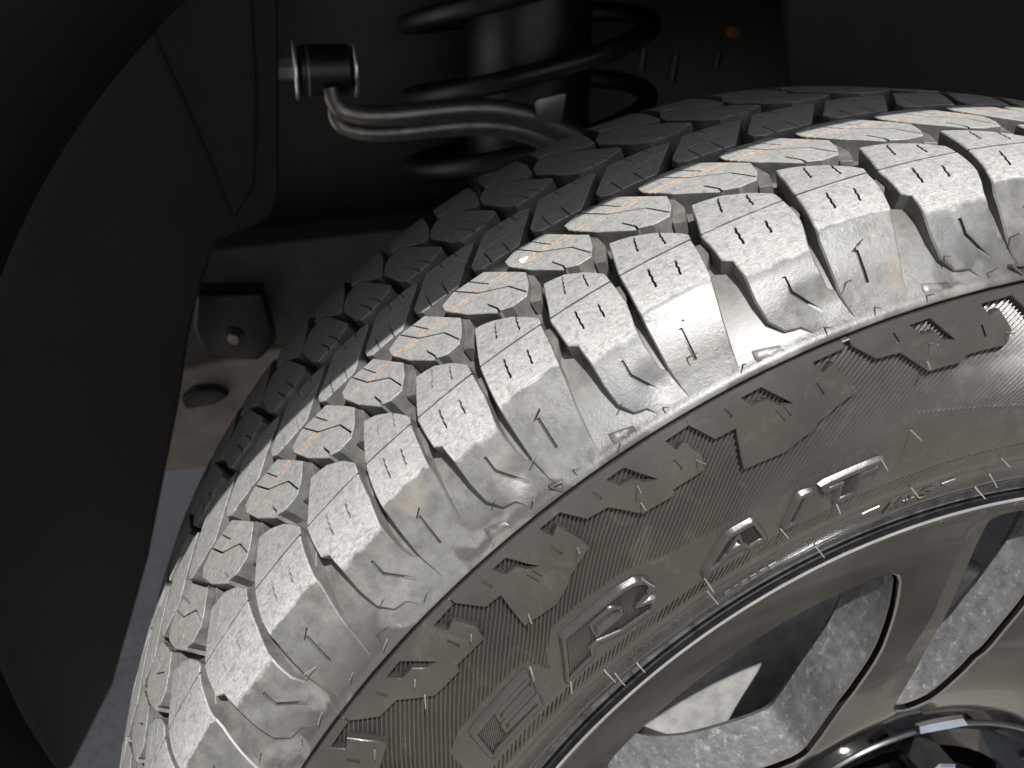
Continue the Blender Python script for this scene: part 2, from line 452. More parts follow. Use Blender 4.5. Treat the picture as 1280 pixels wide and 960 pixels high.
# --- outlines of the tread blocks, (p, s) per pitch
ROW2 = [(1.025, 43.3), (.82, 39.2), (.33, 40.0), (-.09, 62.8), (-.02, 73), (.09, 80.5), (.30, 81.2), (.445, 78.2), (.475, 79.3), (.81, 64), (1.025, 49)]
R2S = [([(.80, 38), (.55, 54.2), (.19, 65.3), (.06, 78)], .8, 6), ([(.54, 67.4), (.46, 75.9), (.47, 80.5)], .9, 6), ([(.58, 38), (.37, 52.9)], .7, 5)]
ROW3 = [(1.42, 27.5), (1.41, 32.5), (1.32, 35.6), (.72, 36), (.655, 32.5), (.28, 10), (.20, 4.4), (.36, 1.8), (.99, 1.6), (1.11, 9.5)]
R3S = [([(1.30, 21.8), (.44, 16.8)], .55, .8), ([(.88, 23), (.875, 38)], .7, 5), ([(1.17, 22), (1.165, 38)], .7, 5), ([(.77, -1), (.75, 9.4)], .6, 5), ([(.51, -1), (.49, 8)], .6, 5)]
ROW4 = [(1.66, -46), (1.45, -17), (1.31, -8), (.89, -9.5), (.63, -16.8), (.615, -21), (1.14, -70), (1.2, -72), (1.47, -70), (1.60, -60)]
R4S = [([(1.09, -31), (.91, -15.5), (.86, -7)], .8, 5), ([(1.30, -34), (1.10, -15), (1.07, -7)], .8, 5)]
ROW5 = [(1.38, -79), (1.2, -76.5), (.99, -60), (.80, -50), (.68, -54), (.60, -76), (.62, -145), (1.33, -145)]
SHA = [(.82, 78.8), (.70, 80.2), (.6, 82), (.38, 88.6), (.19, 98), (.15, 101), (.19, 106), (.22, 115), (.26, 122), (.28, 127), (.33, 134), (.38, 141), (.43, 150), (.47, 159.5), (1.10, 159.5), (1.13, 153), (1.145, 147), (1.13, 139), (1.11, 130), (1.075, 121), (1.0, 104), (.95, 97)]
SAS = [([(.585, 84), (.68, 96)], .75, 4), ([(.35, 90), (.40, 100.2)], .75, 4), ([(.74, 108.8), (.79, 118.6)], .85, 4), ([(.46, 111.5), (.50, 118.9)], .8, 4), ([(1.05, 104.5), (.1, 104.7)], 1.05, 1.1),
       ([(.73, 134.1), (.86, 136.4)], .7, 1.2), ([(.805, 136.2), (.83, 148.5)], 1.3, 1.2)]
SHB = [(.82, 80.3), (.68, 81.2), (.53, 82.8), (.30, 90), (.15, 98), (.16, 104), (.18, 118), (.22, 123.5), (.26, 128), (.28, 135), (.275, 141), (.25, 145.5), (.16, 147.6), (.06, 151), (.10, 155), (.2, 157.5), (.56, 158.6), (.66, 154.3), (.83, 153.2), (.945, 148), (.965, 140), (.945, 130), (.955, 122.6), (1.05, 120.6), (1.045, 106), (.96, 97)]
SBS = [([(.58, 83.6), (.70, 96.5)], .75, 4), ([(.35, 90), (.41, 100.3)], .75, 4), ([(.745, 108.8), (.785, 118.6)], .85, 4), ([(.46, 111.8), (.49, 118.8)], .8, 4), ([(1.09, 104.9), (.11, 104.7)], 1.05, 1.1),
       ([(.615, 135.9), (.615, 142), (.375, 152.5)], 1.3, 1.2)]
TIE2 = ([(.0, 58), (-.17, 58.5), (-.15, 73), (-.02, 84.5), (.08, 82), (.02, 70)], -2.6)
TIES = ([(.22, 104.5), (.07, 105.5), (.08, 111.5), (.24, 120)], -3.4)
LEDGE = [(.24, 155.2), (-.05, 157.4), (-.09, 160.2), (.25, 159.6)]
g0 = lambda s, p: 0.0
fl = lambda s, p: float(-depth(s))
def topA(s, p):
    d = 1.5 * np.clip((s - 125.0) / 3.5, 0, 1)
    return float(-min(d, .6 * depth(s)) - .15 * max(0, s - 150) / 10 * 0)
def topB(s, p):
    d = .5 * np.clip((s - 131.0) / 5.0, 0, 1)
    h_ = -min(d, .6 * depth(s)); rel = ((p + .5) % 2) - .5
    fa = np.clip((s - 141.0) / 8.0, 0, 1) * np.clip((.72 - rel) / .35, 0, 1)
    return float(h_ * (1 - fa) + (-depth(s) + .12) * fa)
def wearA(s, p): return 1.0 if s < 124.8 else (.78 if s < 126.2 else .60)
def wearB(s, p): return float(np.interp(s, [127, 134], [1.0, .62]))
one = lambda s, p: 1.0
w5 = lambda s, p: float(np.interp(s, [-128, -118], [.6, 1.0]))
def topk(dh): return (lambda s, p: dh)
def zig(c):
    pa, wd, dp = c
    if dp < 4 or len(pa) > 2: return c
    (a0, b0), (a1, b1) = pa; L_ = math.hypot((a1 - a0) * UM, b1 - b0); tx, ty = (a1 - a0) * UM / L_, (b1 - b0) / L_
    n_ = max(3, int(L_ / 1.5)); o_ = []
    for i_ in range(n_ + 1):
        q_ = i_ / n_; z_ = (0 if i_ in (0, n_) else (.17 if i_ % 2 else -.17))
        o_.append((a0 + (a1 - a0) * q_ - ty * z_ / UM, b0 + (b1 - b0) * q_ + tx * z_))
    return (o_, wd, dp)
def block(name, poly, k, top, cuts, wear, group, lo_=False):
    sh_ = [(a + k, b) for a, b in poly]
    cu = [] if lo_ else [zig(([(a + k, b) for a, b in c], wd, dp)) for c, wd, dp in cuts]
    kw = dict(spacing=9, edge=9) if lo_ else {}
    if name == 'shoulder_block' and not lo_: kw['bev'] = .7
    return raised(sh_, top, fl, (), cu, wear=wear, wall_wear=.3, **kw)
far = []
K0, K1 = -7, 17
for k in range(int(PX[0]), int(PX[0]) + NP):
    near_ = K0 <= k < K1
    odd = (k % 2) != 0
    todo = [('tread_block', ROW2, g0, R2S, one), ('centre_block', ROW3, g0, R3S, one), ('tread_block', ROW4, g0, R4S, one),
            ('inner_shoulder_block', ROW5, g0, [], w5),
            ('shoulder_block', SHA if odd else SHB, topA if odd else topB, SAS if odd else SBS, wearA if odd else wearB)]
    for nm, poly, tp, cuts, wf in todo:
        dh = 0.0 if nm == 'shoulder_block' else rng.normal(0, .12)
        tpp = tp if nm == 'shoulder_block' else topk(dh)
        V, F, UVv = block(nm, poly, k, tpp, cuts, wf, None, not near_)
        tie = TIE2 if poly is ROW2 else (TIES if nm == 'shoulder_block' else None)
        if tie is not None and near_:                    # the low step that ties a block to its neighbour
            V2_, F2_, U2_ = raised([(a + k, b) for a, b in tie[0]], topk(tie[1]), fl, (), [], wear=lambda s, p: .36, wall_wear=.3, spacing=6)
            o_ = len(V); V = np.vstack([V, V2_]); F = F + [tuple(q + o_ for q in f) for f in F2_]; UVv = UVv + U2_
        if near_:
            mesh_obj(nm, V, F, RUB, tyre, True, 32, UVv)
        else: far.append((V, F, UVv))
    if near_ and odd:
        V, F, UVv = raised([(a + k, b) for a, b in LEDGE], lambda s, p: -.1 - .35 * max(0.0, 158.5 - s) , lambda s, p: float(-depth(s)), wear=lambda s, p: .6, wall_wear=.6, bev=.3, draft=.7)
        mesh_obj('shoulder_ledge', V, F, RUB, tyre, True, 60, UVv)
VV = []; FF = []; UU = []
for V, F, u_ in far:
    o = len(VV); VV += [tuple(q) for q in V]; FF += [tuple(i + o for i in f) for f in F]; UU += list(u_)
tag(mesh_obj('tread_blocks', VV, FF, RUB, tyre, True, 32, UU), kind='stuff')

# --- sidewall: sheared grid so that the slanted serrations run along the mesh
PER = 2.6; SHEAR = 1.25; PM = 27.5
bound = np.array([(-9, 224), (0, 222), (1.9, 213.5), (3.65, 202), (4.3, 209.9), (5.0, 211.9), (5.5, 212.6), (5.60, 217.7), (5.75, 217.7), (5.92, 212.2), (6.69, 211.9), (7.54, 208.9), (7.92, 205.4), (8.1, 203.2), (9.13, 201.6), (9.64, 202.2), (10.0, 209), (10.2, 216.9), (10.3, 206), (10.5, 204.5), (11.7, 205), (12.1, 209), (12.3, 222), (13, 226), (30, 226)])
def sidewall(p_lo, p_hi, cstep, srows, fine=True):
    s_ = srows; c_ = np.arange(p_lo * PM, p_hi * PM, cstep)
    CC, S2 = np.meshgrid(c_, s_)
    U = CC + SHEAR * (S2 - 163.0); Pq = U / PM
    h = np.zeros_like(U)
    # recessed serrated zone, smooth lettering zone, bead
    b = np.interp(Pq, bound[:, 0], bound[:, 1])
    zone = np.clip((b - S2) / .8, 0, 1)
    h += -2.3 * np.interp(S2, [164.2, 165.2, 190, 205, 240], [0, 1, 1, .35, .0])
    h += -.35 * zone * np.interp(S2, [196, 206], [0, 1])
    if fine:
        ph = (CC / PER) % 1.0
        tri = np.abs(ph - .5) * 2
        fade = np.interp(S2, [165.2, 166.2], [0, 1]) * np.interp(b - S2, [0, .5], [0, 1])
        h += 1.25 * (np.clip(tri * 1.5, 0, 1) - .55) * fade
        # ladder of slanted slots running round under the letters
        ph2 = (CC / 3.03) % 1.0
        slot = (np.clip((np.abs(ph2 - .5) - .12) / .13, 0, 1))
        band = np.clip((S2 - 231.6) / .6, 0, 1) * np.clip((238.2 - S2) / .6, 0, 1)
        h += -1.0 * (1 - slot) * band
        # faint raised rings
        h += .22 * np.exp(-((S2 - 241.5) / .5) ** 2) + .35 * np.exp(-((S2 - 255.9) / .6) ** 2)
    h += .10 * np.sin(Pq * 1.7 + S2 * .05) + .07 * np.sin(Pq * 4.3 - S2 * .11)
    return Pq, S2, h
rows = np.unique(np.r_[np.arange(164.0, 166.6, .35), np.arange(166.6, 196, 1.1), np.arange(196, 231, .65), np.arange(231, 240, .45), np.arange(240, 257.6, .6)])
Pq, S2, h = sidewall(-4.5, 16.0, PER / 6, rows)
W3 = T(Pq.ravel(), S2.ravel(), h.ravel())
uv = np.stack([Pq.ravel() * UM, S2.ravel(), np.zeros(Pq.size)], 1)
fs = grid_faces(*Pq.shape)
side = mesh_obj('sidewall', W3, fs, RUB, tyre, True, 70, uv, recentre=False)
side.location = (0, 0, 0)
rows2 = np.unique(np.r_[164.0, 165.3, np.arange(166, 257.6, 6), 257.5])
c2 = np.linspace(16.0, NP - 4.5, 330)
P2, S22 = np.meshgrid(c2, rows2); P2 = P2 + SHEAR * (S22 - 163.0) / PM
h2 = -2.3 * np.interp(S22, [164.2, 165.2, 190, 205, 240], [0, 1, 1, .35, .0])
Pw = np.where(P2 > PX[-1], P2 - NP, P2)
W3 = T(Pw.ravel(), S22.ravel(), h2.ravel())
o = mesh_obj('sidewall', W3, grid_faces(*P2.shape), RUB, tyre, True, 70, np.stack([P2.ravel() * UM, S22.ravel(), np.zeros(P2.size)], 1), recentre=False)
o.location = (0, 0, 0)
# bead: rolls from the sidewall in to the rim flange
def revolve(name, prof, material, parent, n=360, smooth_angle=40, uvw=None, th0=0.0, th1=2 * math.pi, mats=None, midx=None):
    full = abs(th1 - th0 - 2 * math.pi) < 1e-6
    th = np.linspace(th0, th1, n, endpoint=not full)
    V = [(-r * math.sin(t), y, r * math.cos(t)) for r, y in prof for t in th]
    F = grid_faces(len(prof), n, full)
    u = None if uvw is None else [(t / (2 * math.pi) * NP * UM, 260, uvw) for _ in prof for t in th]
    o = mesh_obj(name, V, F, material, parent, True, smooth_angle, u, recentre=False, mats=mats)
    if midx is not None:
        nf = n if full else n - 1
        o.data.polygons.foreach_set('material_index', np.repeat(np.asarray(midx, np.int32), nf))
    o.location = -world_loc(parent) if parent is not None else (0, 0, 0)
    return o
BEADM = simple('dusty black bead rubber', (.026, .026, .027), .60, 0, 160, 1.2, .5, 700)
revolve('bead', [(.2746, -.1137), (.2739, -.1134), (.2735, -.1118), (.2727, -.1092), (.2710, -.1074), (.2680, -.1070), (.2654, -.1074), (.2644, -.106), (.260, -.09)], BEADM, tyre)
# inner sidewall (hidden side) 
inn = [(float(np.interp(s, SF, FR[:, 0])), float(np.interp(s, SF, FR[:, 1]))) for s in np.arange(-159, -256, -6)]
revolve('inner_sidewall', inn, RUB, tyre, 180, uvw=.0)

# --- sidewall lugs
LUG1 = [(0, 163.95), (0, 166.8), (.23, 174.6), (.53, 175.5), (.85, 185.6), (1.31, 186.2), (1.35, 184.0), (1.87, 184.0), (1.935, 179.2), (1.805, 171.0), (1.665, 172.3), (1.585, 167.2), (1.97, 166.7), (1.97, 163.95)]
LUG2 = [(0, 163.95), (0, 166.8), (.23, 175.6), (.52, 176.2), (.46, 184), (.40, 191.8), (.98, 193.7), (1.38, 190.4), (1.44, 188.6), (1.96, 183.6), (1.93, 179.2), (1.80, 170.2), (1.665, 172), (1.585, 167.0), (1.97, 166.7), (1.97, 163.95)]
HOLE = [(.70, 167.2), (.97, 167.0), (1.07, 170.8), (1.25, 177.6), (1.08, 176.2), (.98, 172.3), (.80, 171.9)]
SL = [([(.48, 168.0), (.52, 171.8)], 1.3, .7), ([(1.555, 174.6), (1.60, 179.4)], 1.3, .7)]
starts = [(-3.76, 1), (-1.74, 2), (.24, 1), (2.26, 2), (4.24, 1), (6.30, 2), (8.28, 1), (10.24, 2), (12.24, 1), (14.24, 2), (16.2, 1), (18.2, 2)]
zero = lambda s, p: .02
for i, (st, ty) in enumerate(starts):
    ln = (starts[i + 1][0] - st) / 1.99 if i + 1 < len(starts) else 1.0
    f = lambda q: [(st - a * 1.0, b) for a, b in q]
    # lug spans from st down to st-1.97
    Lg = LUG1 if ty == 1 else LUG2
    ex = [] if ty == 1 else [([(1.02, 177), (1.08, 182.0)], .6, .5), ([(1.12, 177), (1.17, 181.4)], .6, .5)]
    V, F, u_ = raised(f(Lg), lambda s, p: float(np.interp(s, [164.0, 167.5], [.08, .45])) + float(np.interp(s, [165.5, 170], [0, 1])) * (.16 * math.sin(p * 7.1 + s * .19) + .12 * math.sin(p * 13.7 - s * .31)), lambda s, p: -2.6, [f(HOLE)], [(f(c), a, d) for c, a, d in SL + ex], spacing=4, edge=3, bev=.42, draft=.25, wear=lambda s, p: 0.0, wall_wear=0.0)
    mesh_obj('sidewall_lug', V, F, RUB, tyre, True, 30, u_)

# --- raised letters  E R A / T  (tail of the tyre's name), each a part
LET = {
 'E': ([(11.66, 209.6), (10.42, 208.0), (10.50, 211.9), (11.20, 212.6), (11.25, 214.9), (10.56, 215.0), (10.63, 218.4), (11.32, 218.8), (11.38, 221.4), (10.68, 222.0), (10.78, 227.0), (11.95, 226.6)], []),
 'R': ([(9.60, 207.0), (8.35, 207.1), (8.08, 208.4), (7.94, 211.3), (7.93, 215.4), (8.05, 218.4), (8.34, 219.5), (8.02, 222), (8.17, 227.6), (8.84, 226.4), (9.28, 221.9), (9.42, 222.2), (9.52, 227.0), (10.22, 227.4)],
       [[(9.10, 212.1), (8.68, 212.0), (8.57, 214.2), (8.61, 216.6), (8.75, 217.5), (9.17, 217.6)]]),
 'A': ([(7.18, 227.4), (6.60, 216.4), (6.52, 215.6), (6.03, 215.7), (5.93, 228.4), (6.30, 228.3), (6.34, 225.9), (6.74, 225.6), (6.82, 227.5)], [[(6.64, 223.4), (6.38, 223.6), (6.38, 219.4)]]),
 'slash': ([(5.68, 229.0), (5.45, 229.0), (5.13, 216.2), (5.33, 216.0)], []),
 'T': ([(4.98, 216.0), (4.10, 216.2), (4.14, 220.0), (4.39, 219.9), (4.50, 228.6), (4.83, 228.4), (4.73, 220.3), (4.96, 220.1)], []),
}
def inset(poly, d):
    P_ = np.array(poly, float); n_ = len(P_); ar = .5 * np.sum(P_[:, 0] * np.roll(P_[:, 1], -1) - np.roll(P_[:, 0], -1) * P_[:, 1]); sg = 1 if ar > 0 else -1
    o_ = []
    for i_ in range(n_):
        a_ = P_[i_] - P_[i_ - 1]; b_ = P_[(i_ + 1) % n_] - P_[i_]
        na = np.array([-a_[1], a_[0]]) / (np.hypot(*a_) + 1e-9) * sg; nb = np.array([-b_[1], b_[0]]) / (np.hypot(*b_) + 1e-9) * sg
        m_ = na + nb; l_ = m_ @ m_
        o_.append(tuple(P_[i_] + m_ * (2 * d / max(l_, 1.0)) * 1.0))
    return o_
for ch, (po, ho) in LET.items():
    # recessed, hatched face inside a raised rim: cuts drawn as fine slanted lines
    fi = inset([(x * UM, y) for x, y in po], 1.25); fi = [(x / UM, y) for x, y in fi]
    V, F, u_ = raised(po, lambda s, p: 1.35, lambda s, p: -.1, [fi], [], spacing=9, edge=2, bev=.6, draft=.75, wear=lambda s, p: 0.0, wall_wear=0.0)
    parts = [(V, F, u_)]
    for h_ in ho:
        ho2 = [(x / UM, y) for x, y in inset([(x * UM, y) for x, y in h_], -1.0)]
        parts.append(raised(ho2, lambda s, p: 1.35, lambda s, p: -.1, [h_], [], spacing=9, edge=2, bev=.6, draft=.75, wear=lambda s, p: 0.0, wall_wear=0.0))
    parts.append(raised(fi, lambda s, p: .40, lambda s, p: -.1, ho, [], spacing=3, edge=2, bev=.1, draft=.1, wear=lambda s, p: 0.0, wall_wear=0.0))
    LV, LF, LU = [], [], []
    for V, F, u_ in parts:
        o_ = len(LV); LV += [tuple(q) for q in V]; LF += [tuple(i_ + o_ for i_ in f) for f in F]; LU += list(u_)
    mesh_obj('raised_letter', LV, LF, RUB, tyre, True, 62, LU)
    # fine hatching ribs standing on the letter face
    q = np.array([(x * UM, y) for x, y in po]); hq = [np.array([(x * UM, y) for x, y in h_]) for h_ in ho]
    RV, RF, RU = [], [], []
    cx0, cx1 = (q[:, 0] - 1.0 * q[:, 1]).min(), (q[:, 0] - 1.0 * q[:, 1]).max()
    for cc in np.arange(cx0 + .6, cx1, 1.15):
        ys = np.arange(q[:, 1].min(), q[:, 1].max(), .25); xs = cc + ys
        pt_ = np.c_[xs, ys]
        ok = inside(pt_, q)
        for d_ in ((1.3, 0), (-1.3, 0), (0, 1.1), (0, -1.1)): ok &= inside(pt_ + np.array(d_), q)
        for hh_ in hq:
            for d_ in ((1.0, 0), (-1.0, 0), (0, .8), (0, -.8)): ok &= ~inside(pt_ + np.array(d_), hh_)
        i0 = None
        for i_ in range(len(ok) + 1):
            on = i_ < len(ok) and ok[i_]
            if on and i0 is None: i0 = i_
            if not on and i0 is not None:
                if i_ - i0 > 4:
                    e0, e1 = pt_[i0], pt_[i_ - 1]; m0 = len(RV)
                    for e in (e0, e1):
                        for dx, hgt in ((-.34, .36), (0, .85), (.34, .36)): RV.append(((e[0] + dx) / UM, e[1], hgt)); RU.append((e[0], e[1], 0))
                    RF += [(m0, m0 + 1, m0 + 4, m0 + 3), (m0 + 1, m0 + 2, m0 + 5, m0 + 4)]
                i0 = None
    if RV:
        A_ = np.array(RV); tag(mesh_obj('letter_hatching', T(A_[:, 0], A_[:, 1], A_[:, 2]), RF, RUB, tyre, True, 25, RU), kind='stuff')

# raised fine border round the lettering field, and the small moulded lines near the rim
def ridge_line(path, wd, hgt):
    return raised(path, lambda s, p: hgt, lambda s, p: -.1, spacing=6, edge=3, bev=.15, draft=.3, wear=lambda s, p: 0.0, wall_wear=0.0)
def strip(pts, wd):
    st_ = stroke([(a * UM, b) for a, b in pts], wd); return [(x / UM, y) for x, y in st_]
marks = []
random.seed(3)
pcur = 9.24
while pcur > 7.78:                                      # one line of tiny moulded characters, unreadable in the photo
    wch = random.choice([.075, .09, .10]); s0 = 246.0
    marks.append([(pcur, s0), (pcur - wch * .45, s0)] if random.random() < .4 else [(pcur, s0), (pcur - .015, s0 + 2.2)])
    marks.append([(pcur - wch * .5, s0 + .2), (pcur - wch * .5 - .01, s0 + 2.3)])
    if random.random() < .6: marks.append([(pcur - .01, s0 + 2.5), (pcur - wch * .7, s0 + 2.5)])
    if random.random() < .4: marks.append([(pcur - .01, s0 + 1.2), (pcur - wch * .6, s0 + 1.2)])
    pcur -= wch + (.11 if random.random() < .15 else .025)
pcur = 7.02
while pcur > 5.9:
    L_ = random.choice([.06, .10, .13]); marks.append([(pcur, 250.6 - (pcur - 6) * .3), (pcur - L_, 250.5 - (pcur - 6) * .3)])
    if random.random() < .7: marks.append([(pcur, 253 - (pcur - 6) * .3), (pcur - L_ * .8, 253 - (pcur - 6) * .3)])
    pcur -= L_ + .08
VV, FF, UU = [], [], []
def addp(V, F, u_):
    o = len(VV)
    VV.extend(tuple(q) for q in V); FF.extend(tuple(i + o for i in f) for f in F); UU.extend(u_)
for mk in marks:
    addp(*raised(strip(mk, .7), lambda s, p: .55, lambda s, p: -.1, spacing=5, edge=5, bev=.12, draft=.3, wear=lambda s, p: 0.0, wall_wear=0.0))
tag(mesh_obj('moulded_characters', VV, FF, RUB, tyre, True, 40, UU), kind='stuff')
# M+S marking between two rules
def let(paths, wd=.85, hgt=.65):
    global VV, FF, UU
    VV, FF, UU = [], [], []
    for pa in paths: addp(*raised(strip(pa, wd), lambda s, p: hgt, lambda s, p: -.1, spacing=5, edge=4, bev=.12, draft=.3, wear=lambda s, p: 0.0, wall_wear=0.0))
    return mesh_obj('raised_letter', VV, FF, RUB, tyre, True, 40, UU)
let([[(3.96, 251.5), (3.86, 245.2)], [(3.86, 245.2), (3.78, 249.2)], [(3.78, 249.2), (3.66, 245.0)], [(3.66, 245.0), (3.72, 251.0)]])
let([[(3.50, 245.8), (3.54, 250.2)], [(3.62, 248.0), (3.42, 247.8)]])
let([[(3.08, 245.6), (3.22, 244.8), (3.30, 246.2), (3.22, 247.6), (3.12, 248.4), (3.14, 250.0), (3.30, 250.4)]])
for a, b in (((4.34, 245.6), (4.07, 245.0)), ((2.94, 245.2), (2.72, 244.6))):
    VV, FF, UU = [], [], []
    addp(*raised(strip([a, b], 1.1), lambda s, p: .5, lambda s, p: -.1, spacing=5, edge=4, bev=.15, draft=.3, wear=lambda s, p: 0.0, wall_wear=0.0))
    mesh_obj('raised_rule', VV, FF, RUB, tyre, True, 40, UU)
# small moulded triangles on the shoulder
for pc_, sc_ in ((8.10, 159.6), (2.14, 158.6)):
    tri = [(pc_ + .08, sc_ - 1.9), (pc_ - .02, sc_ + 1.8), (pc_ - .10, sc_ - .9)]
    VV, FF, UU = [], [], []
    for i in range(3): addp(*raised(strip([tri[i], tri[(i + 1) % 3]], .55), lambda s, p: 1.1, lambda s, p: -.4, spacing=5, edge=5, bev=.12, draft=.3, wear=lambda s, p: .6, wall_wear=.5))
    mesh_obj('triangle_mark', VV, FF, RUB, tyre, True, 40, UU)

# --- vent hairs (moulding whiskers)
HAIR = [(3.34, 175.7), (3.4, 182.1), (2.38, 179.5), (2.92, 147.8), (4.06, 145.9), (3.86, 157.4), (4.44, 157.6), (3.25, 159.4), (2.49, 157.4), (2.13, 146.7), (3.78, 134.7), (7.73, 134.1), (8.08, 146.2), (7.83, 157.8), (6.89, 148.2), (6.48, 157.1), (8.83, 149.0), (8.43, 157.1), (7.18, 159.4), (9.16, 159.7), (7.3, 175.5), (7.38, 181.7), (6.44, 179.2), (11.99, 145.8), (11.76, 157.3), (12.37, 157.4), (11.17, 158.8), (10.81, 148.1), (10.38, 157.1), (9.66, 189.1), (11.45, 182.5), (11.35, 175.8), (10.32, 207.5), (10.42, 179.4), (12.41, 181.0), (8.42, 181.3), (10.18, 228.7), (7.27, 239.8), (9.68, 239.9), (9.64, 248.7), (5.69, 228.3), (5.11, 255.5), (4.12, 216.0), (3.67, 207.9), (4.8, 228.7), (3.53, 240.2), (2.04, 237.9), (2.09, 247.5), (7.98, 209.5), (9.2, 255.8), (2.2, 255.8), (7.2, 231), (12.77, 157.2), (13.2, 147), (5.9, 146.5), (5.4, 157.5), (1.2, 147), (1.0, 157.3), (.2, 181), (-.4, 176)]
HAIRM = simple('rubber moulding whisker', (.16, .15, .14), .45, 0, 200, .3)
for i, (p, s) in enumerate(HAIR):
    ln = rng.uniform(4.6, 7.2) if s > 163 else rng.uniform(3.6, 6.2)
    lean = np.array([rng.normal(0, .035), rng.normal(0, .5)])
    b = float(0.0 if s > 163 else -1.0)
    hs = np.linspace(b, b + ln + (1.0 if s < 163 else 0), 5)
    f = (np.linspace(0, 1, 5) ** 1.3)
    path = T(p + lean[0] * f, s + lean[1] * f, hs)
    V, F = tube(path, np.linspace(.00034, .00020, 5), 6)
    mesh_obj('vent_hair', V, F, HAIRM, tyre, True, 50)

# ------------------------------------------------------------------ rim
RP = [(.2640, -.1050), (.2648, -.1090), (.2649, -.1112), (.2643, -.1124), (.2631, -.1127), (.2620, -.1119), (.2614, -.1092)]
rim = revolve('rim', RP, CHROME, wheel, 360)
revolve('rim_barrel', [(.2600, -.0960), (.2520, -.080), (.2440, -.055), (.2400, .02), (.2400, .09), (.2520, .115), (.262, .13)], BARREL, rim, 240)
YF = -.1065
def pol(r, d): return (-r * math.sin(math.radians(d)), r * math.cos(math.radians(d)))
def sm(ring, k=2):
    P_ = np.array(ring)
    for _ in range(k):                                   # corner cutting
        Q_ = np.roll(P_, -1, 0); P_ = np.stack([.78 * P_ + .22 * Q_, .22 * P_ + .78 * Q_], 1).reshape(-1, 2)
    return [tuple(q) for q in P_]
BIG = [(.2400, 13.0), (.2404, 20), (.2404, 26), (.2404, 32), (.2404, 38), (.2404, 44), (.2400, 51.2), (.2170, 50.6), (.1980, 49.3), (.1780, 45.6), (.1580, 38.6), (.1495, 32.6), (.1584, 28.3), (.1766, 22.5), (.1942, 17.1), (.2169, 14.1)]
SLOT = [(.2535, 3.4), (.2540, -3.5), (.2460, -7.0), (.2250, -6.6), (.2040, -4.2), (.1881, -2.0), (.1701, .8), (.1480, 6.2), (.1450, 11.5), (.1510, 15.0), (.1600, 14.3), (.1821, 10.7), (.2084, 7.0), (.2422, 4.4)]
BIGX = sm([pol(r, d) for r, d in BIG], 2); SLOTX = sm([pol(r, d) for r, d in SLOT], 2)
def rotp(ring, a):
    c_, s_ = math.cos(math.radians(a)), math.sin(math.radians(a))
    return [(x * c_ - z * s_, x * s_ + z * c_) for x, z in ring]
RIN, ROUT = .1185, .2618
def face_y(x, z):
    r = np.hypot(x, z)
    y = YF + np.interp(r, [.1185, .132, .15, .18, .20, .241, .247, .254, .2585, .2605, .2618], [.020, .014, .008, .0015, 0, 0, .0002, .0008, .0015, .0015, .000])
    # each spoke is two long facets meeting in a crease
    d = np.degrees(np.arctan2(-x, z)) % 60
    cr_ = np.interp(r, [.15, .182, .208, .242, .262], [21.0, 14.6, 9.6, 6.2, 5.0])
    arc = (cr_ - d) * np.pi / 180 * r
    return y + np.clip(np.where((d < 30) & (d > -2), arc, 0), 0, .012) * .16 * np.interp(r, [.165, .187, .240, .2535], [0, 1, 1, 0])
def rim_face():
    """front face (ring, spokes) with windows cut out; the window walls are separate parts"""
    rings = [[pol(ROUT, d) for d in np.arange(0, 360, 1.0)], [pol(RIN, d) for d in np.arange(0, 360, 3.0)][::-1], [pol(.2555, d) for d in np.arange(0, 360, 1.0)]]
    wins = []
    for k in range(6):
        wins.append(densify(rotp(BIGX, 60 * k), .005)); wins.append(densify(rotp(SLOTX, 60 * k), .005))
    verts, edges = [], []
    for ring in rings + wins:
        o = len(verts); verts += ring; edges += [(o + i, o + (i + 1) % len(ring)) for i in range(len(ring))]
    for k in range(6):                                   # constrain the crease so that it stays crisp
        cr_ = [pol(r, np.interp(r, [.15, .182, .208, .242, .262], [21.0, 14.6, 9.6, 6.2, 5.0]) + 60 * k) for r in np.arange(.165, .2606, .004)]
        o = len(verts); verts += cr_; edges += [(o + i, o + i + 1) for i in range(len(cr_) - 1)]
    g = [pol(r, d) for r in list(np.arange(.128, .240, .006)) + [.2432, .2460, .2485, .2512, .2535, .2585, .2600] for d in np.arange(0, 360, 1.6)]
    a = np.array(verts); gg = np.array(g)
    dm = np.array([np.min((a[:, 0] - q[0]) ** 2 + (a[:, 1] - q[1]) ** 2) for q in gg]) ** .5
    verts += [tuple(q) for q in gg[dm > .0016]]
    ov, oe, of, *_ = geometry.delaunay_2d_cdt([Vector(q) for q in verts], edges, [], 0, 1e-6)
    V2 = np.array([tuple(v) for v in ov]); Fc = np.array([f for f in of]); cen = V2[Fc].mean(1)
    rr = np.hypot(*cen.T); ok = (rr < ROUT) & (rr > RIN)
    for wn in wins: ok &= ~inside(cen, wn)
    return V2, Fc[ok], wins
V2, Fc, wins = rim_face()
V3 = np.c_[V2[:, 0], face_y(V2[:, 0], V2[:, 1]), V2[:, 1]]
rc_ = np.hypot(*V2[Fc].mean(1).T)
mesh_obj('rim_face', V3, [tuple(int(i) for i in f) for f in Fc], MACH, rim, True, 9, mats=[MACH, BLK_GLOSS], midx=(rc_ > .2555).astype(int))  # outermost ring coloured black: a dark reflection painted into the metal face
